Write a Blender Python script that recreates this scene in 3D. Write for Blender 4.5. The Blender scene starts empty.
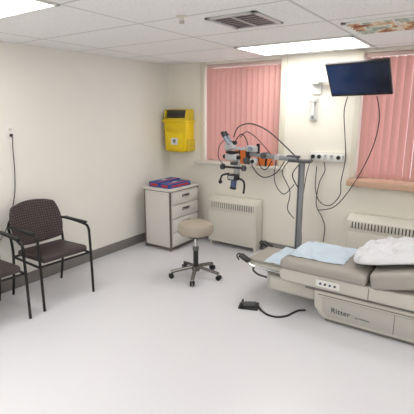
import bpy, bmesh, math
from mathutils import Vector, Euler, Matrix, noise
rad=math.radians
scene=bpy.context.scene
COL=bpy.context.collection
# ---------------------------------------------------------------- camera
F=412.0
cd=bpy.data.cameras.new("camera"); cam=bpy.data.objects.new("camera",cd); COL.objects.link(cam)
cd.lens=36*F/414; cd.sensor_width=36; cd.clip_start=0.05
cam.rotation_euler=Euler((math.pi/2-rad(13.0),0,rad(34.3))); cam.location=(3.81,-4.63,1.75)
scene.camera=cam
scene.view_settings.view_transform='Standard'
scene.view_settings.look='None'
scene.view_settings.exposure=0.36

# ---------------------------------------------------------------- materials
def srgb(r,g,b):
    def c(v):
        v/=255.0
        return v/12.92 if v<=0.04045 else ((v+0.055)/1.055)**2.4
    return (c(r),c(g),c(b),1)
def mat(name,rgb,rough=0.5,metal=0.0,var=0.06,scale=20,bump=0.0,bscale=200,emit=None,estr=0,spec=0.5,trans=0.0):
    m=bpy.data.materials.new(name); m.use_nodes=True
    nt=m.node_tree; b=nt.nodes["Principled BSDF"]
    col=srgb(*rgb)
    tc=nt.nodes.new("ShaderNodeTexCoord")
    n=nt.nodes.new("ShaderNodeTexNoise"); n.inputs["Scale"].default_value=scale; n.inputs["Detail"].default_value=3
    nt.links.new(tc.outputs["Object"],n.inputs["Vector"])
    mx=nt.nodes.new("ShaderNodeMix"); mx.data_type='RGBA'
    mx.inputs["A"].default_value=tuple(c*(1-var) for c in col[:3])+(1,)
    mx.inputs["B"].default_value=tuple(min(1,c*(1+var)) for c in col[:3])+(1,)
    nt.links.new(n.outputs["Fac"],mx.inputs["Factor"])
    nt.links.new(mx.outputs["Result"],b.inputs["Base Color"])
    b.inputs["Roughness"].default_value=rough; b.inputs["Metallic"].default_value=metal
    b.inputs["Specular IOR Level"].default_value=spec
    if bump>0:
        n2=nt.nodes.new("ShaderNodeTexNoise"); n2.inputs["Scale"].default_value=bscale; n2.inputs["Detail"].default_value=2
        nt.links.new(tc.outputs["Object"],n2.inputs["Vector"])
        bp=nt.nodes.new("ShaderNodeBump"); bp.inputs["Strength"].default_value=bump; bp.inputs["Distance"].default_value=0.005
        nt.links.new(n2.outputs["Fac"],bp.inputs["Height"]); nt.links.new(bp.outputs["Normal"],b.inputs["Normal"])
    if emit:
        b.inputs["Emission Color"].default_value=srgb(*emit); b.inputs["Emission Strength"].default_value=estr
    if trans>0:
        t=nt.nodes.new("ShaderNodeBsdfTranslucent"); nt.links.new(mx.outputs["Result"],t.inputs["Color"])
        ms=nt.nodes.new("ShaderNodeMixShader"); ms.inputs[0].default_value=trans
        out=nt.nodes["Material Output"]
        nt.links.new(b.outputs[0],ms.inputs[1]); nt.links.new(t.outputs[0],ms.inputs[2]); nt.links.new(ms.outputs[0],out.inputs[0])
    return m
M={}
M['wall']=mat('wall_paint',(238,236,228),0.6,var=0.02,scale=3,bump=0.05,bscale=300)
M['wallb']=mat('wall_paint_back',(239,234,223),0.6,var=0.02,scale=3,bump=0.05,bscale=300)
M['base']=mat('grey_rubber_baseboard',(128,124,122),0.45,var=0.04)
M['white']=mat('white_enamel',(234,233,229),0.35,var=0.02)
M['bracket']=mat('bracket_white',(222,222,220),0.35,var=0.02)
M['cream']=mat('cream_enamel',(220,216,205),0.4,var=0.02)
M['blind']=mat('pink_blind_fabric',(216,170,162),0.75,var=0.09,scale=45,bump=0.12,trans=0.16)
M['rail']=mat('blind_rail',(215,190,182),0.4,var=0.02)
M['winframe']=mat('window_frame',(228,222,206),0.4,var=0.02)
M['sillwood']=mat('tan_wood_sill',(202,166,142),0.4,var=0.10,scale=12)
M['sillwhite']=mat('white_sill',(220,217,207),0.4,var=0.02)
M['yellow']=mat('yellow_plastic',(242,210,18),0.35,var=0.03)
M['yellowd']=mat('smoky_yellow_lid',(218,190,44),0.3,var=0.05)
M['black']=mat('black_plastic',(24,24,26),0.45,var=0.08)
M['blackm']=mat('black_metal',(30,28,28),0.35,metal=0.3,var=0.05)
M['darkgrey']=mat('dark_grey',(78,78,82),0.45,var=0.05)
M['olive']=mat('dark_lid_recess',(54,52,42),0.4,var=0.05)
M['midblue']=mat('slate_grey_blue',(140,150,166),0.4,var=0.05)
M['scope']=mat('instrument_grey',(190,191,192),0.4,var=0.05)
M['grey']=mat('grey_enamel',(138,141,146),0.4,var=0.04)
M['lgrey']=mat('light_grey_plastic',(198,200,201),0.4,var=0.03)
M['chrome']=mat('chrome',(205,205,208),0.18,metal=1.0,var=0.02)
M['dchrome']=mat('dark_chrome',(120,118,116),0.25,metal=.9,var=0.02)
M['brown']=mat('brown_trim',(108,96,88),0.45,var=0.05)
M['cab']=mat('cabinet_laminate',(217,214,208),0.4,var=0.02)
M['stoolseat']=mat('beige_vinyl',(170,160,145),0.45,var=0.04,bump=0.05,bscale=120)
M['taupe']=mat('taupe_vinyl',(166,160,152),0.42,var=0.04,bump=0.06,bscale=150)
M['tablebody']=mat('exam_table_enamel',(204,200,191),0.4,var=0.02)
M['tablegrey']=mat('exam_table_grey',(186,183,176),0.4,var=0.02)
M['tabledark']=mat('exam_table_dark_grey',(130,127,122),0.45,var=0.03)  # darker grey of the plinth, seam lines and step top
M['paper']=mat('white_paper',(223,224,228),0.8,var=0.01,bump=0.1,bscale=40)
M['blue']=mat('blue_drape',(198,214,226),0.8,var=0.03,bump=0.1,bscale=60)
M['orange']=mat('orange_cord',(220,120,50),0.5,var=0.14)
M['boxblue']=mat('blue_card',(44,78,150),0.5,var=0.06)
M['boxred']=mat('red_card',(190,56,52),0.5,var=0.05)
M['boxwhite']=mat('white_card',(230,230,232),0.5,var=0.03)
M['lens']=mat('lens_glass',(30,36,52),0.05,var=0.1)
M['skyblue']=mat('blue_plastic',(72,92,132),0.4)
M['dblue']=mat('lettering_blue',(54,60,80),0.5)
M['light']=mat('lit_diffuser',(255,255,255),0.6,emit=(255,253,250),estr=6.0)
M['glass']=mat('daylight_pane',(225,235,245),0.3,emit=(240,244,255),estr=1.3)
def screenmat():
    m=mat('screen_glass',(8,14,34),0.12,var=0.1)
    nt=m.node_tree; b=nt.nodes["Principled BSDF"]; tc=nt.nodes.new("ShaderNodeTexCoord")
    sp=nt.nodes.new("ShaderNodeSeparateXYZ"); nt.links.new(tc.outputs["Generated"],sp.inputs[0])
    r=nt.nodes.new("ShaderNodeValToRGB"); nt.links.new(sp.outputs[0],r.inputs[0])
    r.color_ramp.elements[0].color=srgb(36,68,118); r.color_ramp.elements[1].color=srgb(6,12,32); r.color_ramp.elements[1].position=.85
    nt.links.new(r.outputs[0],b.inputs["Emission Color"]); b.inputs["Emission Strength"].default_value=.4
    return m
M['screen']=screenmat()
def patchy():
    m=bpy.data.materials.new("stained_patchy_panel"); m.use_nodes=True; nt=m.node_tree; b=nt.nodes["Principled BSDF"]
    tc=nt.nodes.new("ShaderNodeTexCoord"); n=nt.nodes.new("ShaderNodeTexNoise"); n.inputs["Scale"].default_value=5; n.inputs["Detail"].default_value=4; n.inputs["Distortion"].default_value=1.2
    nt.links.new(tc.outputs["Object"],n.inputs["Vector"]); r=nt.nodes.new("ShaderNodeValToRGB"); e=r.color_ramp.elements
    e[0].position=.36; e[0].color=srgb(150,84,60); e[1].position=.46; e[1].color=srgb(222,180,140)
    for p,c in ((.52,(240,236,222)),(.60,(150,170,160)),(.68,(228,214,190))):
        q=e.new(p); q.color=srgb(*c)
    nt.links.new(n.outputs["Fac"],r.inputs[0]); nt.links.new(r.outputs[0],b.inputs["Base Color"]); b.inputs["Roughness"].default_value=.5
    return m
M['stain']=patchy()
def fabric():
    m=bpy.data.materials.new("dark_dotted_fabric"); m.use_nodes=True; nt=m.node_tree; b=nt.nodes["Principled BSDF"]
    tc=nt.nodes.new("ShaderNodeTexCoord"); v=nt.nodes.new("ShaderNodeTexVoronoi"); v.voronoi_dimensions='2D'; v.inputs["Scale"].default_value=42; v.inputs["Randomness"].default_value=0.15
    sp=nt.nodes.new("ShaderNodeSeparateXYZ"); cb=nt.nodes.new("ShaderNodeCombineXYZ")
    nt.links.new(tc.outputs["Object"],sp.inputs[0]); nt.links.new(sp.outputs[1],cb.inputs[0]); nt.links.new(sp.outputs[2],cb.inputs[1])
    nt.links.new(cb.outputs[0],v.inputs["Vector"])
    r=nt.nodes.new("ShaderNodeValToRGB"); r.color_ramp.elements[0].position=0.2; r.color_ramp.elements[0].color=srgb(98,86,84)
    r.color_ramp.elements[1].position=0.36; r.color_ramp.elements[1].color=srgb(56,46,48)
    nt.links.new(v.outputs["Distance"],r.inputs[0]); nt.links.new(r.outputs[0],b.inputs["Base Color"]); b.inputs["Roughness"].default_value=0.85
    return m
M['fabric']=fabric()
M['seatfab']=mat('dark_brown_vinyl',(60,49,49),0.5,var=0.1,scale=60)
M['floor']=mat('pale_sheet_vinyl',(223,223,228),0.25,var=0.012,scale=2.0)
GX,GY=1.17,0.68
def ceilmat():
    m=bpy.data.materials.new("suspended_ceiling_tiles"); m.use_nodes=True; nt=m.node_tree; b=nt.nodes["Principled BSDF"]
    tc=nt.nodes.new("ShaderNodeTexCoord"); sp=nt.nodes.new("ShaderNodeSeparateXYZ"); nt.links.new(tc.outputs["Object"],sp.inputs[0])
    def line(out,off,pitch,w):
        a=nt.nodes.new("ShaderNodeMath"); a.operation='ADD'; a.inputs[1].default_value=-off+pitch*20+w/2; nt.links.new(out,a.inputs[0])
        d=nt.nodes.new("ShaderNodeMath"); d.operation='MODULO'; d.inputs[1].default_value=pitch; nt.links.new(a.outputs[0],d.inputs[0])
        e=nt.nodes.new("ShaderNodeMath"); e.operation='LESS_THAN'; e.inputs[1].default_value=w; nt.links.new(d.outputs[0],e.inputs[0])
        return e.outputs[0]
    lx=line(sp.outputs[0],1.57,GX,0.022); ly=line(sp.outputs[1],-0.19,GY,0.022)
    mxn=nt.nodes.new("ShaderNodeMath"); mxn.operation='MAXIMUM'; nt.links.new(lx,mxn.inputs[0]); nt.links.new(ly,mxn.inputs[1])
    n=nt.nodes.new("ShaderNodeTexNoise"); n.inputs["Scale"].default_value=55; n.inputs["Detail"].default_value=4; nt.links.new(tc.outputs["Object"],n.inputs["Vector"])
    r=nt.nodes.new("ShaderNodeValToRGB"); r.color_ramp.elements[0].position=0.3; r.color_ramp.elements[0].color=srgb(228,228,227)
    r.color_ramp.elements[1].position=0.5; r.color_ramp.elements[1].color=srgb(243,243,242); nt.links.new(n.outputs["Fac"],r.inputs[0])
    mx=nt.nodes.new("ShaderNodeMix"); mx.data_type='RGBA'; nt.links.new(mxn.outputs[0],mx.inputs["Factor"]); nt.links.new(r.outputs[0],mx.inputs["A"]); mx.inputs["B"].default_value=srgb(206,206,204)
    nt.links.new(mx.outputs["Result"],b.inputs["Base Color"]); b.inputs["Roughness"].default_value=0.85
    return m
M['ceil']=ceilmat()

# ---------------------------------------------------------------- mesh builder
def smooth_path(pts,sub=6,closed=False):
    P=[Vector(p) for p in pts]; n=len(P); out=[]
    rng=range(n) if closed else range(n-1)
    for i in rng:
        if closed: a,b,c,d=P[(i-1)%n],P[i],P[(i+1)%n],P[(i+2)%n]
        else: a,b,c,d=P[max(i-1,0)],P[i],P[i+1],P[min(i+2,n-1)]
        for k in range(sub):
            t=k/sub
            out.append(0.5*((2*b)+(c-a)*t+(2*a-5*b+4*c-d)*t*t+(3*b-a-3*c+d)*t**3))
    if not closed: out.append(P[-1])
    return out
class B:
    def __init__(s): s.bm=bmesh.new(); s.mats=[]
    def mi(s,m):
        m=M[m]
        if m not in s.mats: s.mats.append(m)
        return s.mats.index(m)
    def _merge(s,t,m,T=None):
        if T is not None: bmesh.ops.transform(t,matrix=T,verts=t.verts)
        i=s.mi(m)
        for f in t.faces: f.material_index=i
        bmesh.ops.recalc_face_normals(t,faces=t.faces)
        me=bpy.data.meshes.new("t"); t.to_mesh(me); t.free(); s.bm.from_mesh(me); bpy.data.meshes.remove(me)
    def box(s,c,d,m,bev=0.0,rot=None,seg=2):
        t=bmesh.new(); bmesh.ops.create_cube(t,size=1)
        bmesh.ops.scale(t,vec=d,verts=t.verts)
        if bev>0: bmesh.ops.bevel(t,geom=t.edges[:],offset=bev,segments=seg,profile=0.5,affect='EDGES')
        T=Matrix.Translation(c)
        if rot is not None: T=T@Euler(tuple(rad(a) for a in rot)).to_matrix().to_4x4()
        s._merge(t,m,T); return s
    def cyl(s,p0,p1,r0,m,r1=None,seg=20):
        p0=Vector(p0);p1=Vector(p1); r1=r0 if r1 is None else r1; d=p1-p0
        t=bmesh.new(); bmesh.ops.create_cone(t,cap_ends=True,segments=seg,radius1=r0,radius2=r1,depth=d.length)
        s._merge(t,m,Matrix.Translation((p0+p1)/2)@d.to_track_quat('Z','Y').to_matrix().to_4x4()); return s
    def sph(s,c,r,m,sc=(1,1,1),seg=16):
        t=bmesh.new(); bmesh.ops.create_uvsphere(t,u_segments=seg,v_segments=seg//2+2,radius=r)
        s._merge(t,m,Matrix.Translation(c)@Matrix.Diagonal((*sc,1))); return s
    def tube(s,pts,r,m,sub=6,closed=False,seg=8,sx=1.0):
        P=smooth_path(pts,sub,closed) if sub>0 else [Vector(p) for p in pts]
        t=bmesh.new(); rings=[]; up=None; n=len(P)
        for i,p in enumerate(P):
            if closed: tan=(P[(i+1)%n]-P[(i-1)%n]).normalized()
            else: tan=(P[min(i+1,n-1)]-P[max(i-1,0)]).normalized()
            if up is None:
                up=tan.orthogonal().normalized()
            up=(up-tan*up.dot(tan)).normalized(); sd=tan.cross(up)
            rings.append([t.verts.new(p+up*(r*math.cos(2*math.pi*k/seg))+sd*(r*sx*math.sin(2*math.pi*k/seg))) for k in range(seg)])
        for i in range(n if closed else n-1):
            a=rings[i]; b=rings[(i+1)%n]
            for k in range(seg): t.faces.new((a[k],a[(k+1)%seg],b[(k+1)%seg],b[k]))
        if not closed: t.faces.new(rings[0][::-1]); t.faces.new(rings[-1])
        s._merge(t,m); return s
    def lathe(s,prof,c,m,seg=32,T=None):
        t=bmesh.new(); rings=[]
        for (r,z) in prof:
            if r<1e-5: rings.append([t.verts.new((0,0,z))])
            else: rings.append([t.verts.new((r*math.cos(2*math.pi*k/seg),r*math.sin(2*math.pi*k/seg),z)) for k in range(seg)])
        for a,b in zip(rings,rings[1:]):
            for k in range(seg):
                k2=(k+1)%seg
                if len(a)==1 and len(b)==1: continue
                if len(a)==1: t.faces.new((a[0],b[k2],b[k]))
                elif len(b)==1: t.faces.new((a[k],a[k2],b[0]))
                else: t.faces.new((a[k],a[k2],b[k2],b[k]))
        X=Matrix.Translation(c)
        if T is not None: X=X@T
        s._merge(t,m,X); return s
    def extr(s,poly,a0,a1,m,axis='y',bev=0.0,seg=2):
        t=bmesh.new()
        def V(u,v,w):
            return {'y':(u,w,v),'x':(w,u,v),'z':(u,v,w)}[axis]
        A=[t.verts.new(V(u,v,a0)) for u,v in poly]; Bv=[t.verts.new(V(u,v,a1)) for u,v in poly]
        t.faces.new(A); t.faces.new(Bv[::-1]); n=len(poly)
        for k in range(n): t.faces.new((A[k],Bv[k],Bv[(k+1)%n],A[(k+1)%n]))
        bmesh.ops.recalc_face_normals(t,faces=t.faces)
        if bev>0: bmesh.ops.bevel(t,geom=t.edges[:],offset=bev,segments=seg,profile=0.5,affect='EDGES')
        s._merge(t,m); return s
    def done(s,name,parent=None,loc=(0,0,0),T=None,**props):
        if T is not None: bmesh.ops.transform(s.bm,matrix=T,verts=s.bm.verts)
        me=bpy.data.meshes.new(name); s.bm.to_mesh(me); s.bm.free()
        for m in s.mats: me.materials.append(m)
        for p in me.polygons: p.use_smooth=True
        try: me.set_sharp_from_angle(angle=rad(38))
        except Exception: pass
        o=bpy.data.objects.new(name,me); COL.objects.link(o); o.location=loc
        if parent: o.parent=parent
        for k,v in props.items(): o[k]=v
        return o
def thing(name,loc,label,category,group=None,rz=0):
    e=bpy.data.objects.new(name,None); e.empty_display_size=0.1; COL.objects.link(e); e.location=loc; e.rotation_euler=(0,0,rad(rz))
    e["label"]=label; e["category"]=category
    if group: e["group"]=group
    return e
def S(b,name,**k): return b.done(name,kind="structure",**k)

# ---------------------------------------------------------------- room shell
X1=5.2; Y0=-6.2; ZC=2.38
S(B().box((X1/2,Y0/2,-0.05),(X1+.4,-Y0+.4,0.1),'floor'),"floor")
b=B(); b.box((0,0,0.05),(X1+.4,-Y0+.4,0.1),'ceil',); o=b.done("ceiling",kind="structure",T=Matrix.Translation((X1/2,Y0/2,ZC)))
S(B().box((-.1,Y0/2,ZC/2),(.2,-Y0+.4,ZC),'wall'),"wall_left")
S(B().box((X1+.1,Y0/2,ZC/2),(.2,-Y0,ZC),'wall'),"wall_right")
S(B().box((X1/2,Y0-.1,ZC/2),(X1,.2,ZC),'wall'),"wall_front")
W=[(0.62,1.70,1.10,2.345),(2.62,3.86,1.03,2.345)]
b=B(); xs=[0,W[0][0],W[0][1],W[1][0],W[1][1],X1]
for i in (0,2,4): b.box(((xs[i]+xs[i+1])/2,.1,ZC/2),(xs[i+1]-xs[i],.2,ZC),'wallb')
for w in W:
    b.box(((w[0]+w[1])/2,.1,w[2]/2),(w[1]-w[0],.2,w[2]),'wallb')
    b.box(((w[0]+w[1])/2,.1,(w[3]+ZC)/2),(w[1]-w[0],.2,ZC-w[3]),'wallb')
S(b,"wall_back")
S(B().box((.006,Y0/2,.06),(.012,-Y0,.12),'base',.003),"baseboard_left")
S(B().box((X1/2,-.006,.06),(X1-.03,.012,.12),'base',.003),"baseboard_back")
for i,w in enumerate(W):
    b=B(); x0,x1,z0,z1=w; y=.14; t=.04
    for c,d in (((x0+t/2,y,(z0+z1)/2),(t,.06,z1-z0)),((x1-t/2,y,(z0+z1)/2),(t,.06,z1-z0)),(((x0+x1)/2,y,z0+t/2),(x1-x0,.06,t)),(((x0+x1)/2,y,z1-t/2),(x1-x0,.06,t)),(((x0+x1)/2,y,(z0+z1)/2),(t,.05,z1-z0))):
        b.box(c,d,'winframe',.004)
    wo=S(b,"window_%d"%(i+1))
    B().box(((x0+x1)/2,y+.01,(z0+z1)/2),(x1-x0-.05,.008,z1-z0-.05),'glass').done("pane",parent=wo)
b=B(); b.box((.585,-.008,1.74),(.07,.016,1.25),'winframe',.004); b.box((1.735,-.008,1.74),(.07,.016,1.25),'winframe',.004); S(b,"trim_1")
b=B(); b.box((2.59,-.008,1.71),(.06,.016,1.33),'winframe',.004); b.box((3.89,-.008,1.71),(.06,.016,1.33),'winframe',.004); S(b,"trim_2")
S(B().box((1.14,.01,1.085),(1.32,.20,.035),'sillwhite',.006),"trim_3")
S(B().box((3.24,.0,1.0),(1.36,.22,.07),'sillwood',.008),"trim_4")

# vertical blinds
def blind(w,n):
    x0,x1,z0,z1=w; T=thing("vertical_blind",((x0+x1)/2,.055,z0),"dusty pink vertical slat blind closed across the window","blind","pink vertical window blinds")
    L=x1-x0-.02
    B().box((0,0,z1-z0-.022),(L,.04,.04),'rail',.006).done("headrail",parent=T)
    b=B(); p=L/n
    for k in range(n):
        x=-L/2+p*(k+.5)
        pts=[(-.5,.0),(-.25,.10),(0,.14),(.25,.10),(.5,0)]
        a=rad(46); t=bmesh.new(); A=[];C=[]
        for u,v in pts:
            u*=p*1.22; v*=-p; xx=x+u*math.cos(a)-v*math.sin(a); yy=u*math.sin(a)+v*math.cos(a)
            A.append(t.verts.new((xx,yy,.02))); C.append(t.verts.new((xx,yy,z1-z0-.05)))
        for q in range(4): t.faces.new((A[q],A[q+1],C[q+1],C[q]))
        b._merge(t,'blind')
    b.done("slats",parent=T)
blind(W[0],14); blind(W[1],16)

# ---------------------------------------------------------------- ceiling things
def light(x,y,lab="recessed fluorescent ceiling panel glowing white"):
    T=thing("ceiling_light",(x,y,ZC),lab,"ceiling light","recessed fluorescent ceiling panels")
    b=B(); w,h=GX,GY
    for c,d in (((0,h/2-.012,-.006),(w,.024,.012)),((0,-h/2+.012,-.006),(w,.024,.012)),((w/2-.012,0,-.006),(.024,h,.012)),((-w/2+.012,0,-.006),(.024,h,.012))): b.box(c,d,'white',.002)
    b.done("frame",parent=T)
    B().box((0,0,-.005),(w-.05,h-.05,.006),'light').done("diffuser",parent=T)
for x,y in ((2.155,-.53),(.985,-3.25),(2.155,-4.61),(4.495,-1.89),(4.495,-4.61),(.985,-5.29)): light(x,y)  # the last four panels are out of view, added to light the room
def vent(x,y,w,h,m1,m2,lab,n=9,dark='darkgrey',bw=.030,ang=-30):
    T=thing("ceiling_vent",(x,y,ZC),lab,"air vent")
    b=B(); t=.035
    for c,d in (((0,h/2,-.006),(w+t,t,.012)),((0,-h/2,-.006),(w+t,t,.012)),((w/2,0,-.006),(t,h+t,.012)),((-w/2,0,-.006),(t,h+t,.012))): b.box(c,d,m1,.002)
    b.done("frame",parent=T)
    b=B(); b.box((0,0,-.001),(w-.02,h-.02,.002),dark)
    for k in range(n): b.box((0,-h/2+h*(k+.5)/n,-.010),(w-.02,bw,.002),m2,0,rot=(ang,0,0))
    b.box((0,0,-.012),(.014,h-.02,.008),m1)
    b.done("louvers",parent=T)
vent(2.27,-1.90,.36,.40,'lgrey','grey',"square dark louvered metal ceiling air vent",7,'black',.020,0)
vent(3.15,-1.18,.66,.46,'white','stain',"stained patchy ceiling air vent with slats",6,'stain')
b=B(); b.lathe([(0,0),(.04,0),(.04,-.006),(.02,-.01),(.012,-.03),(.0,-.03)],(0,0,0),'cream'); b.cyl((0,0,-.03),(0,0,-.045),.018,'chrome')
b.done("fire_sprinkler",loc=(1.98,-2.25,ZC),label="small round fire sprinkler on the ceiling",category="sprinkler")

# ---------------------------------------------------------------- sharps container
T=thing("sharps_container",(.26,0,1.21),"yellow sharps disposal bin mounted on the wall","waste container")
def taper(b,z0,z1,w0,d0,w1,d1,m,bev=.012):
    t=bmesh.new(); vs=[]
    for (w,d,z) in ((w0,d0,z0),(w1,d1,z1)):
        vs.append([t.verts.new(p) for p in ((-w/2,-d,z),(w/2,-d,z),(w/2,-.008,z),(-w/2,-.008,z))])
    t.faces.new(vs[0][::-1]); t.faces.new(vs[1])
    for k in range(4): t.faces.new((vs[0][k],vs[0][(k+1)%4],vs[1][(k+1)%4],vs[1][k]))
    bmesh.ops.bevel(t,geom=t.edges[:],offset=bev,segments=2,profile=.5,affect='EDGES'); b._merge(t,m)
b=B(); b.box((0,-.004,.28),(.30,.009,.50),'yellowd',.002); b.box((0,-.11,.015),(.30,.20,.012),'yellowd',.003)
for sx in (-.190,.190): b.box((sx,-.09,.10),(.008,.16,.16),'yellowd',.003)
b.box((0,-.004,.10),(.385,.009,.16),'yellowd',.002); b.done("wall_bracket",parent=T)
b=B(); taper(b,.02,.41,.365,.185,.375,.20,'yellow'); b.box((0,-.112,.415),(.41,.205,.03),'yellow',.008)
taper(b,.05,.27,.28,.200,.26,.212,'yellow',.008); b.box((0,-.205,.32),(.30,.012,.03),'yellow',.005)
b.done("body",parent=T)
b=B(); b.extr([(-.15,.425),(-.008,.425),(-.008,.575),(-.15,.575)],-.185,.185,'yellowd',axis='x',bev=.01)
for sx in (-.178,.178): b.extr([(-.21,.425),(-.14,.425),(-.14,.575),(-.17,.575)],sx-.01,sx+.01,'yellowd',axis='x',bev=.004)
b.box((0,-.153,.515),(.33,.006,.10),'olive',.002); b.box((0,-.18,.445),(.33,.05,.03),'yellowd',.006); b.box((0,-.172,.475),(.28,.05,.012),'darkgrey',.004,rot=(-20,0,0)); b.done("lid",parent=T,label="yellow lid with dark opening at the top")
mm=math
b=B(); b.box((.0,-.2105,.15),(.11,.004,.09),'boxwhite',0,rot=(-3,0,0)); b.done("warning_label",parent=T,label="white sticker")
b=B(); k_=.6
for k in range(3):
    a=mm.pi/2+k*2*mm.pi/3; cx,cz=.026*k_*mm.cos(a),.026*k_*mm.sin(a)
    pts=[(cx+.024*k_*mm.cos(a+mm.pi+q),0,cz+.024*k_*mm.sin(a+mm.pi+q)) for q in [mm.radians(v) for v in range(-140,141,20)]]
    b.tube(pts,.0035,'black',sub=0)
b.tube([(.016*k_*mm.cos(q*mm.pi/6),0,.016*k_*mm.sin(q*mm.pi/6)) for q in range(12)],.0025,'black',sub=0,closed=True)
b.done("hazard_symbol",parent=T,loc=(0,-.2145,.155))

# ---------------------------------------------------------------- drawer cabinet + boxes
T=thing("drawer_cabinet",(.38,-.44,0),"soft grey drawer cabinet with brown edging","cabinet")
w,d,h=.44,.60,.78
b=B(); b.box((0,0,h/2+.02),(w-.008,d-.008,h-.05),'cab',.003)
for sx in (-1,1):
    for sy in (-1,1): b.box((sx*(w/2-.009),sy*(d/2-.009),h/2),(.020,.020,h),'brown',.003)
b.box((0,0,.03),(w,d,.02),'brown',.003); b.done("body",parent=T)
B().box((0,0,h+.01),(w+.03,d+.03,.025),'cab',.005).box((0,0,h-.006),(w+.015,d+.015,.010),'brown',.002).done("top",parent=T)
zs=[.06,.24,.42,.595,.76]
for k in range(4):
    z0,z1=zs[k],zs[k+1]; D=B().box((w/2+.006,0,(z0+z1)/2),(.016,d-.05,z1-z0-.014),'cab',.003).done("drawer",parent=T)
    hb=B(); hb.box((w/2+.018,0,(z0+z1)/2+.02),(.008,.15,.035),'darkgrey',.003); hb.tube([(w/2+.02,-.06,(z0+z1)/2+.025),(w/2+.035,-.05,(z0+z1)/2+.012),(w/2+.035,.05,(z0+z1)/2+.012),(w/2+.02,.06,(z0+z1)/2+.025)],.005,'chrome')
    hb.done("handle",parent=D)
def gbox(x,y,z,rz,cs,lab,size=(.13,.24,.07)):
    T=thing("glove_box",(x,y,z),lab,"box","boxes on the drawer cabinet",rz=rz)
    B().box((0,0,size[2]/2),size,cs[0],.002).done("carton",parent=T)
    b=B(); b.box((size[0]/2+.001,0,size[2]*.45),(.002,size[1]*.8,size[2]*.4),cs[1])
    b.box((0,-size[1]/2-.001,size[2]*.5),(size[0]*.7,.002,size[2]*.5),cs[1])
    b.box((size[0]*.28,0,size[2]+.0005),(size[0]*.22,size[1]*.9,.002),cs[1]); b.done("print",parent=T)
    b=B(); b.lathe([(0,0),(.03,0),(.03,.002),(0,.002)],(-size[0]*.12,0,size[2]),cs[2],T=Matrix.Diagonal((.7,1.8,1,1))); b.done("opening",parent=T)
gbox(.28,-.45,.803,2,('boxblue','boxred','boxwhite'),"wide flat blue and red glove box",(.17,.46,.065))
gbox(.475,-.47,.803,-3,('boxblue','boxred','boxwhite'),"flat blue glove box with red print",(.16,.42,.055))

# ---------------------------------------------------------------- stool
T=thing("rolling_stool",(1.33,-1.21,0),"round beige padded stool on dark chrome wheeled base","stool",rz=10)
b=B(); b.lathe([(0,.485),(.15,.485),(.178,.493),(.192,.518),(.192,.568),(.180,.594),(.15,.608),(0,.612)],(0,0,0),'stoolseat',40); b.done("seat",parent=T)
b=B(); b.lathe([(0,.45),(.10,.455),(.13,.485),(0,.485)],(0,0,0),'darkgrey'); b.cyl((0,0,.2),(0,0,.46),.018,'chrome'); b.cyl((0,0,.10),(0,0,.33),.028,'black'); b.cyl((0,0,.30),(0,0,.34),.034,'dchrome'); b.done("column",parent=T)
b=B(); b.cyl((0,0,.07),(0,0,.13),.045,'dchrome')
for k in range(5):
    a=2*mm.pi*k/5; c,s_=mm.cos(a),mm.sin(a)
    b.tube([(c*.03,s_*.03,.11),(c*.14,s_*.14,.095),(c*.27,s_*.27,.07)],.017,'dchrome',sx=1.3)
b.done("base",parent=T)
for k in range(5):
    a=2*mm.pi*k/5; c,s_=mm.cos(a),mm.sin(a); b=B()
    q=Vector((-s_,c,0)); ctr=Vector((c*.27,s_*.27,.027))
    for sg in (-1,1): b.cyl(ctr+q*(sg*.006),ctr+q*(sg*.024),.027,'black')
    b.cyl(ctr+Vector((0,0,.02)),ctr+Vector((0,0,.05)),.010,'chrome'); b.box(ctr+Vector((0,0,.018)),(.03,.03,.02),'black',.006)
    b.done("caster",parent=T)

# ---------------------------------------------------------------- radiators
def radiator(x0,x1):
    T=thing("radiator",((x0+x1)/2,0,0),"white wall convector radiator cover below the window","radiator","white convector radiators")
    L=x1-x0; dpt=.19; z0,z1=.06,.66
    b=B(); b.extr([(-.014,z0),(-.014,z1),(-.10,z1),(-dpt,z1-.05),(-dpt,z0)],-L/2,L/2,'cream',axis='x',bev=.006)
    for sx in (-1,1): b.box((sx*(L/2-.03),-.1,.03),(.03,.12,.06),'cream')
    b.done("casing",parent=T)
    b=B(); b.box((0,-dpt-.002,.56),(L-.08,.004,.07),'darkgrey')
    n=int(L/.035)
    for k in range(n): b.box((-L/2+.05+(L-.1)*k/(n-1),-dpt-.006,.56),(.020,.010,.07),'cream',.002)
    b.done("grille",parent=T)
    b=B(); b.box((0,-dpt-.003,.29),(L-.06,.006,.38),'cream',.002); b.done("front_panel",parent=T)
radiator(.80,1.52); radiator(2.62,3.75)

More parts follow.
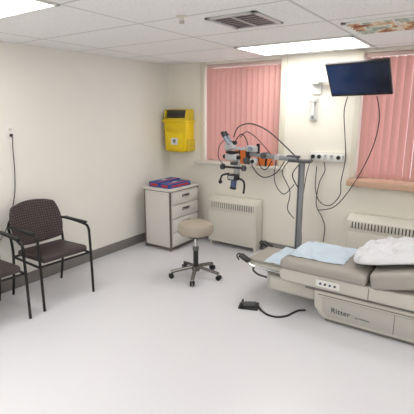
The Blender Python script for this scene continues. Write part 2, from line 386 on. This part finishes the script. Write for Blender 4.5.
# ---------------------------------------------------------------- chairs
def chair(x,y,rz,lab):
    T=thing("armchair",(x,y,0),lab,"chair","waiting chairs along the wall",rz=rz)
    b=B()
    b.box((.27,0,.455),(.46,.47,.065),'seatfab',.028,rot=(0,-3,0),seg=4); b.done("seat",parent=T)
    t=bmesh.new(); nx,nz=16,12; grid=[]
    for j in range(nz+1):
        row=[]; v=j/nz; wv=2*v-1
        for i in range(nx+1):
            u=-1+2*i/nx
            yy=u*.26*math.sqrt(1-.32*wv*wv)
            z=.705+wv*.21*math.sqrt(1-.32*u*u)
            xx=.055-.10*v+.05*u*u
            row.append(t.verts.new((xx,yy,z)))
        grid.append(row)
    for j in range(nz):
        for i in range(nx): t.faces.new((grid[j][i],grid[j][i+1],grid[j+1][i+1],grid[j+1][i]))
    bmesh.ops.recalc_face_normals(t,faces=t.faces)
    bmesh.ops.solidify(t,geom=t.faces[:],thickness=.035)
    bb=B(); bb._merge(t,'fabric'); o=bb.done("backrest",parent=T,label="dark dotted fabric backrest")
    md=o.modifiers.new("s",'SUBSURF'); md.levels=1; md.render_levels=1
    for sy in (-1,1):
        yy=sy*.265
        b=B(); b.tube([(.50,yy,0),(.50,yy,.3),(.495,yy,.60),(.48,yy,.665),(.43,yy,.69),(.25,yy,.70),(.08,yy,.70),(-.01,yy,.69)],.0125,'blackm',sub=5)
        b.done("front_leg",parent=T)
        b=B(); b.box((.27,yy,.708),(.36,.045,.022),'black',.010,seg=3); b.done("armrest",parent=T)
        b=B(); b.tube([(-.06,yy,0),(-.0,yy,.25),(.03,yy,.45),(.01,yy,.60),(-.01,yy,.70),(-.02,yy*.88,.76)],.0125,'blackm',sub=5); b.done("rear_leg",parent=T)
    b=B()
    for xx in (.03,.48): b.tube([(xx,-.265,.41),(xx,.265,.41)],.011,'blackm',sub=0)
    for yy in (-.265,.265): b.tube([(.02,yy,.41),(.5,yy,.41)],.011,'blackm',sub=0)
    b.tube([(-.0,-.265,.62),(.0,.265,.62)],.008,'blackm',sub=0)
    b.done("frame",parent=T)
chair(.20,-2.34,-4,"black metal armchair with dark dotted fabric back")
chair(.18,-3.02,-4,"black metal armchair partly cut off beside another")

# ---------------------------------------------------------------- wall outlet with cord
T=thing("wall_outlet",(0,-2.39,1.56),"white wall outlet with a plugged black cord","outlet")
b=B(); b.box((.004,0,0),(.008,.075,.12),'white',.003)
b.done("plate",parent=T)
for z in (-.028,.028):
    b=B(); b.box((.009,0,z),(.004,.035,.03),'cream',.002); b.box((.0112,-.008,z),(.001,.003,.01),'black'); b.box((.0112,.008,z),(.001,.003,.01),'black')
    b.done("socket",parent=T)
b=B(); b.box((.02,0,-.028),(.022,.026,.026),'black',.005); b.tube([(.028,0,-.03),(.035,0,-.06),(.015,.005,-.15),(.012,-.0,-.4),(.012,-.03,-.62),(.012,-.12,-.88),(.012,-.25,-1.05),(.012,-.38,-1.2)],.004,'black'); b.done("cord",parent=T)

# ---------------------------------------------------------------- monitor on wall arm
T=thing("wall_monitor",(2.14,0,1.97),"black flat monitor tilted down on a white wall arm","monitor")
b=B(); b.box((0,-.012,.10),(.11,.024,.26),'bracket',.005); b.box((0,-.05,.12),(.08,.08,.09),'bracket',.008); b.done("wall_bracket",parent=T)
b=B(); b.box((.12,-.09,.12),(.28,.045,.06),'bracket',.012,rot=(0,0,-12)); b.cyl((.25,-.12,.07),(.25,-.12,.17),.03,'grey'); b.box((.38,-.19,.11),(.30,.04,.05),'bracket',.010,rot=(0,0,-28)); b.box((.51,-.25,.1),(.10,.05,.10),'darkgrey',.008,rot=(32,0,0)); b.done("arm",parent=T)
TT=Matrix.Translation((.53,-.35,.085))@Euler((rad(38),rad(-1),rad(-2))).to_matrix().to_4x4()
b=B(); b.box((0,.02,0),(.60,.035,.38),'black',.008); b.box((0,.045,0),(.36,.03,.22),'black',.01); b.done("housing",parent=T,T=TT)
b=B(); b.box((0,.0005,.008),(.565,.004,.33),'screen'); b.done("screen",parent=T,T=TT,label="dark blue glossy screen")

T=thing("otoscope_holder",(2.12,0,1.79),"tall slim white wall holder with hanging probe","medical holder")
b=B(); b.box((0,-.0135,0),(.085,.029,.26),'bracket',.006); b.box((0,-.045,.09),(.085,.08,.05),'bracket',.012); b.done("bracket",parent=T)
b=B(); b.cyl((0,-.062,-.08),(0,-.062,.09),.017,'white'); b.cyl((0,-.062,-.12),(0,-.062,-.08),.012,'grey'); b.done("handle",parent=T)

# ---------------------------------------------------------------- wall service panel
T=thing("service_panel",(2.31,0,1.255),"cream wall socket panel with small black connectors","socket panel")
b=B(); b.box((0,-.015,0),(.42,.03,.11),'cream',.006); b.box((0,-.031,0),(.39,.004,.085),'white',.002); b.done("housing",parent=T)
for k,x in enumerate((-.16,-.09,.13)):
    b=B(); b.cyl((x,-.03,0),(x,-.040,0),.026,'lgrey'); b.cyl((x,-.040,0),(x,-.058,0),.021,'black'); b.done("connector",parent=T)
for x,w_ in ((-.02,.04),(.05,.045),(.18,.025)):
    b=B(); b.box((x,-.034,0),(w_,.005,.06),'lgrey',.002); b.box((x,-.038,.01),(w_*.4,.003,.012),'darkgrey'); b.done("socket",parent=T)
def cable(name,pts,r,lab,m='black'):
    o=B().tube(pts,r,m).done(name,label=lab,category="cable"); o["group"]="loose black cables by the socket panel"
    return o
cable("power_cable",[(2.55,-.25,1.9),(2.50,-.16,1.75),(2.51,-.10,1.5),(2.53,-.09,1.25),(2.50,-.09,1.0),(2.50,-.09,.85),(2.40,-.10,.72),(2.28,-.10,.75),(2.22,-.10,.9),(2.22,-.10,1.15)],.005,"black cable looping down the wall from the monitor")
cable("power_cable",[(2.84,-.28,1.9),(2.86,-.18,1.7),(2.83,-.16,1.45),(2.74,-.16,1.18),(2.60,-.16,.90),(2.46,-.16,.72),(2.28,-.16,.66)],.005,"black cable hanging along the wall below the window")
cable("power_cable",[(2.29,-.07,1.20),(2.30,-.05,1.1),(2.24,-.04,.95),(2.22,-.04,.7),(2.3,-.04,.55),(2.34,-.04,.40),(2.3,-.04,.006)],.005,"black cable dropping from the socket panel to the floor")
cable("power_cable",[(2.15,-.07,1.25),(2.12,-.10,1.12),(2.10,-.12,.95),(2.08,-.14,.6),(2.1,-.14,.3),(2.1,-.14,.006)],.005,"black cable dropping from the socket panel to the floor")

# ---------------------------------------------------------------- microscope on stand
T=thing("colposcope_stand",(2.16,-.40,0),"grey floor stand carrying a binocular examination microscope","microscope")
b=B(); b.cyl((0,0,.05),(0,0,.10),.06,'grey')
for a in (20,110,200,290):
    c,s_=mm.cos(rad(a)),mm.sin(rad(a)); b.tube([(c*.04,s_*.04,.08),(c*.28,s_*.28,.06)],.022,'grey',sub=0); b.cyl((c*.28,s_*.28,0),(c*.28,s_*.28,.06),.028,'black')
b.done("base",parent=T)
b=B(); b.box((0,0,.65),(.062,.054,1.14),'grey',.008); b.box((-.012,-.029,.65),(.010,.006,1.1),'darkgrey'); b.done("column",parent=T)
b=B(); b.box((-.02,0,1.235),(.24,.12,.03),'darkgrey',.006); b.box((-.34,0,1.262),(.58,.065,.05),'grey',.010,rot=(0,3,0)); b.box((-.1,0,1.275),(.14,.06,.03),'darkgrey',.006)
b.tube([(-.02,-.03,1.20),(-.09,-.03,1.08),(-.02,-.03,.95)],.006,'black'); b.cyl((-.66,0,1.16),(-.66,0,1.36),.028,'black'); b.cyl((-.44,-.05,1.27),(-.44,.05,1.27),.036,'darkgrey'); b.cyl((-.28,-.045,1.26),(-.28,.045,1.26),.028,'scope')
b.box((-.73,-.03,1.335),(.20,.04,.035),'scope',.010,rot=(0,0,14)); b.cyl((-.66,-.035,1.20),(-.66,-.05,1.20),.04,'darkgrey'); b.box((-.59,-.02,1.34),(.15,.06,.07),'scope',.012); b.cyl((-.52,-.02,1.29),(-.52,-.02,1.40),.020,'black'); b.cyl((-.60,-.05,1.34),(-.60,-.07,1.34),.026,'midblue')
b.box((-.56,-.045,1.20),(.08,.06,.07),'scope',.01); b.cyl((-.56,-.075,1.20),(-.56,-.09,1.20),.022,'black'); b.done("arm",parent=T)
dz=Matrix.Translation((-.80,-.06,1.22))@Matrix.Diagonal((.9,.9,.9,1))@Matrix.Translation((.775,.06,-1.22))@Matrix.Translation((0,0,-.03))
b=B(); b.box((-.76,-.03,1.12),(.07,.07,.24),'scope',.015); b.cyl((-.78,-.03,.96),(-.78,-.03,1.0),.05,'black'); b.box((-.80,-.08,1.27),(.17,.12,.08),'scope',.02); b.box((-.80,-.08,1.33),(.15,.11,.025),'black',.01); b.box((-.76,-.10,1.19),(.09,.07,.04),'darkgrey',.012)
b.cyl((-.95,-.06,1.13),(-.65,-.06,1.13),.014,'black'); b.cyl((-.98,-.06,1.13),(-.94,-.06,1.13),.038,'darkgrey'); b.cyl((-.66,-.06,1.13),(-.62,-.06,1.13),.038,'darkgrey')
b.cyl((-.92,-.10,1.27),(-.88,-.10,1.27),.026,'black'); b.cyl((-.72,-.10,1.27),(-.68,-.10,1.27),.026,'black')
b.box((-.77,-.10,1.01),(.13,.12,.08),'black',.02); b.box((-.77,-.162,1.01),(.08,.012,.045),'scope',.004); b.done("optical_body",parent=T,T=dz)
b=B(); b.box((-.85,-.06,1.40),(.15,.08,.10),'scope',.025,rot=(0,-20,0)); b.box((-.79,-.06,1.45),(.07,.06,.05),'black',.015)
for q in (-.036,.036): b.cyl((-.84,-.07+q,1.43),(-.92,-.08+q,1.55),.022,'midblue'); b.cyl((-.90,-.08+q,1.53),(-.94,-.085+q,1.585),.030,'black',r1=.022)
b.done("eyepiece_head",parent=T,T=dz)
b=B(); b.cyl((-.76,-.10,.97),(-.76,-.12,.88),.038,'skyblue'); b.cyl((-.76,-.12,.88),(-.76,-.125,.855),.042,'black'); b.cyl((-.76,-.125,.855),(-.76,-.127,.85),.032,'lens')
b.done("objective",parent=T,T=dz)
b=B(); b.tube([(-.70,-.09,1.0),(-.62,-.1,.97),(-.60,-.11,.90),(-.61,-.11,.81)],.013,'black'); b.done("handle",parent=T,T=dz)
b=B(); b.tube([(-.84,-.09,1.05),(-.94,-.1,1.02),(-.97,-.1,.95)],.013,'black'); b.sph((-.97,-.10,.93),.026,'black'); b.done("handle",parent=T,T=dz)
for pts,r in (([(-.84,-.03,1.46),(-.78,-.02,1.58),(-.62,-.02,1.62),(-.42,-.01,1.55),(-.22,0,1.40),(-.04,0,1.25)],.007),
  ([(-.84,-.03,1.38),(-.74,-.03,1.50),(-.66,-.03,1.42),(-.62,-.04,1.25),(-.56,-.02,1.10),(-.45,0,1.02),(-.3,0,1.08),(-.2,0,1.22)],.006),
  ([(-.3,0,1.24),(-.30,-.03,1.0),(-.18,-.04,.86),(-.06,-.04,.98)],.005),
  ([(-.93,-.09,1.14),(-1.00,-.10,1.22),(-.99,-.10,1.36),(-.92,-.07,1.44)],.005),
  ([(-.74,-.05,1.46),(-.66,-.05,1.53),(-.55,-.05,1.48),(-.44,-.04,1.38),(-.36,-.02,1.29)],.005),
  ([(-.15,-.02,1.22),(-.2,-.05,1.1),(-.1,-.05,.9),(-.12,-.05,.7),(-.04,-.04,.6)],.005),
  ([(-.52,-.02,1.25),(-.47,-.04,1.14),(-.40,-.04,1.12),(-.34,-.03,1.22)],.006)):
    b=B(); b.tube(pts,r,'black'); b.done("cable",parent=T)
# orange coiled cords
def coil(x,rx,lab,sd,n,strap):
    b=B()
    for k in range(n):
        r2=rx*(1-.22*abs(noise.noise(Vector((k*.9,sd,0))))*2)
        ox=.02*noise.noise(Vector((k*.7,sd,4)))
        pts=[(ox+r2*mm.cos(q*mm.pi/8),.042*mm.sin(q*mm.pi/8),.016+.016*k+.010*mm.sin(q*1.3+k*sd)*(k/n)) for q in range(16)]
        b.tube(pts,.0105,'orange',sub=2,closed=True)
    h=.016*n; b.box((strap,0,h/2+.002),(.022,.118,h+.004),'black',.006,rot=(0,6,0))
    b.done("coiled_cord",loc=(x,-.035,1.1035),label=lab,category="cord",group="orange cords on the window sill")
coil(1.24,.11,"loose coiled orange cord tied in black on the sill",1,12,-.04); coil(1.53,.11,"loose coiled orange cord tied in black on the sill",2,9,.05)

# ---------------------------------------------------------------- exam table
T=thing("exam_table",(2.75,-1.12,0),"powered medical exam table with grey padded top","exam table")
b=B(); b.box((.70,-.01,.05),(1.26,.52,.10),'tabledark',.01)
b.extr([(.06,.03),(.03,.06),(-.02,.12),(-.03,.27),(1.35,.27),(1.35,.03)],-.295,.275,'tablebody',axis='y',bev=.016,seg=3)
b.extr([(.11,.06),(.06,.10),(.04,.225),(1.30,.225),(1.30,.06)],-.303,-.29,'tablegrey',axis='y',bev=.004)
b.box((.62,-.304,.145),(.006,.004,.165),'tabledark'); b.box((.66,-.297,.243),(1.30,.006,.006),'tabledark'); b.done("base",parent=T)
b=B(); b.box((.62,0,.285),(1.46,.56,.05),'tabledark',.004); b.extr([(-.34,.385),(-.33,.325),(-.28,.305),(1.45,.305),(1.45,.48),(.60,.42),(-.30,.42)],-.335,.315,'tablebody',axis='y',bev=.014,seg=3)
b.box((.42,-.337,.36),(.006,.004,.10),'tabledark'); b.done("upper_shell",parent=T)
b=B(); b.box((-.26,0,.205),(.50,.44,.14),'tablegrey',.012); b.box((-.515,0,.205),(.012,.38,.11),'tablebody',.004); b.box((-.26,-.222,.205),(.42,.004,.10),'tablebody',.002); b.box((-.30,0,.285),(.44,.38,.02),'tabledark',.004); b.done("step",parent=T)
def cushion(b,x0,x1,z,th,y0,y1,slope=0):
    b.box(((x0+x1)/2,(y0+y1)/2,z+th/2+slope*.5*(x1-x0)),(x1-x0,y1-y0,th),'taupe',.036,rot=(0,-math.degrees(math.atan(slope)),0),seg=5)
b=B(); cushion(b,-.33,.40,.415,.095,-.36,.34); b.done("seat_cushion",parent=T)
b=B(); cushion(b,.41,1.45,.395,.135,-.36,.34,.24); b.done("backrest_cushion",parent=T)
b=B(); b.box((-.50,0,.34),(.44,.42,.04),'tablebody',.012); b.box((-.50,0,.378),(.42,.41,.038),'taupe',.014,seg=3); b.box((-.725,0,.335),(.03,.36,.045),'darkgrey',.008); b.done("footrest",parent=T)
b=B(); b.box((.10,-.342,.362),(.20,.010,.06),'white',.004)
for k in range(4): b.cyl((.04+.04*k,-.346,.362),(.04+.04*k,-.351,.362),.010,'darkgrey' if k%2 else 'skyblue')
b.done("control_panel",parent=T,label="white button panel")
for sy in (-.25,.23):
    b=B(); b.tube([(-.25,sy,.33),(-.45,sy,.33),(-.66,sy,.34),(-.70,sy,.38)],.010,'chrome',sub=3); b.box((-.73,sy,.40),(.11,.08,.025),'black',.010,rot=(0,25,0)); b.tube([(-.77,sy-.035,.38),(-.80,sy-.03,.42),(-.80,sy+.03,.42),(-.77,sy+.035,.38)],.007,'black'); b.done("stirrup",parent=T)
for sy in (-.17,.17):
    b=B(); b.tube([(-.64,sy,.32),(-.68,sy,.27),(-.62,sy,.23),(-.48,sy,.22)],.010,'darkgrey'); b.done("support_bar",parent=T)
def text(s,size,loc,rot,m,name,parent,off=0):
    c=bpy.data.curves.new(name,'FONT'); c.body=s; c.size=size; c.extrude=.001; c.align_x='LEFT'; c.offset=off; c.space_character=1.05
    o=bpy.data.objects.new(name,c); COL.objects.link(o)
    dg=bpy.context.evaluated_depsgraph_get(); me=bpy.data.meshes.new_from_object(o.evaluated_get(dg)); bpy.data.objects.remove(o)
    me.materials.clear(); me.materials.append(M[m]); o=bpy.data.objects.new(name,me); COL.objects.link(o); o.location=loc; o.rotation_euler=rot; o.parent=parent
    return o
text("Ritter",.064,(.13,-.305,.11),(rad(90),0,0),'dblue',"lettering",T,0)
text("by Midmark",.022,(.33,-.305,.11),(rad(90),0,0),'dblue',"lettering",T)

def sheet(name,x0,x1,y0,y1,zf,m,lab,cat,amp=.012,seed=0,nx=110,ny=70):
    t=bmesh.new(); g=[]
    for j in range(ny+1):
        r=[]
        for i in range(nx+1):
            x=x0+(x1-x0)*i/nx; y=y0+(y1-y0)*j/ny
            rg=max(0,1-abs(noise.noise(Vector((x*5+y*4,y*3-x*2,seed))))*5); rg2=max(0,1-abs(noise.noise(Vector((x*4-y*3,y*7,seed+3))))*6)
            n=rg*.9+rg2*.7+.2*abs(noise.noise(Vector((x*12,y*12,seed))))
            xx=x+.02*noise.noise(Vector((y*5,seed,3))); yy=y+.02*noise.noise(Vector((x*5,seed,7)))
            z=zf(xx,yy)
            r.append(t.verts.new((xx,yy,z+amp*(n+.15))))
        g.append(r)
    for j in range(ny):
        for i in range(nx): t.faces.new((g[j][i],g[j][i+1],g[j+1][i+1],g[j+1][i]))
    bmesh.ops.recalc_face_normals(t,faces=t.faces)
    bmesh.ops.solidify(t,geom=t.faces[:],thickness=.002)
    b=B(); b._merge(t,m); return b.done(name,label=lab,category=cat)
def zs_(x,y):
    if x<2.38: return .404
    if x<2.46: k=(x-2.38)/.08; k=k*k*(3-2*k); return .404+k*.110
    return .514
sheet("blue_drape",2.22,2.93,-1.36,-.88,zs_,'blue',"pale blue disposable drape on the table foot end","drape",.009,5)
# creased white pillow
t=bmesh.new(); bmesh.ops.create_uvsphere(t,u_segments=120,v_segments=60,radius=1)
for v in t.verts:
    c=v.co.copy()
    def se(a,e): return math.copysign(abs(a)**e,a)
    x=se(c.x,.5)*.37; y=se(c.y,.5)*.30; z=c.z*.034
    n=noise.noise(Vector((x*4,y*5,1)))
    z=z*(1+.3*n)
    if c.z>0:
        rg=max(0,1-abs(noise.noise(Vector((x*5+y*4,y*4-x*3,2))))*4.5)
        rg2=max(0,1-abs(noise.noise(Vector((x*8-y*5,y*9,5))))*4.5)
        z+=(.030*rg+.020*rg2+.010)*min(1,c.z*1.6)
    z+=.05*max(0,(-x-.12))**1.0*0
    v.co=(x*(1+.08*n),y*(1+.10*n),z)
b=B(); b._merge(t,'paper',Matrix.Translation((3.34,-1.10,.640))@Euler((0,rad(-12.5),rad(5))).to_matrix().to_4x4())
b.done("pillow",label="large creased white pillow on the raised backrest",category="pillow")

# ---------------------------------------------------------------- foot pedal
T=thing("foot_pedal",(2.17,-1.53,0),"low black foot control pedal with cable on the floor","foot pedal",rz=20)
b=B(); b.extr([(-.10,0),(.08,0),(.08,.032),(-.10,.013)],-.06,.06,'black',axis='y',bev=.006); b.tube([(-.07,-.06,.015),(-.07,-.05,.05),(-.07,.05,.05),(-.07,.06,.015)],.006,'blackm'); b.done("housing",parent=T)
b=B(); b.box((.0,0,.034),(.11,.09,.010),'darkgrey',.004,rot=(0,-6,0)); b.done("treadle",parent=T)
b=B(); b.tube([(.08,0,.015),(.12,-.06,.008),(.18,-.12,.008),(.26,-.14,.008),(.34,-.10,.008),(.39,-.03,.008),(.44,.03,.008),(.50,.05,.008)],.009,'black'); b.done("cable",parent=T)

# ---------------------------------------------------------------- world
w=bpy.data.worlds.new("world"); scene.world=w; w.use_nodes=True
w.node_tree.nodes["Background"].inputs[0].default_value=(.9,.95,1,1); w.node_tree.nodes["Background"].inputs[1].default_value=0.6
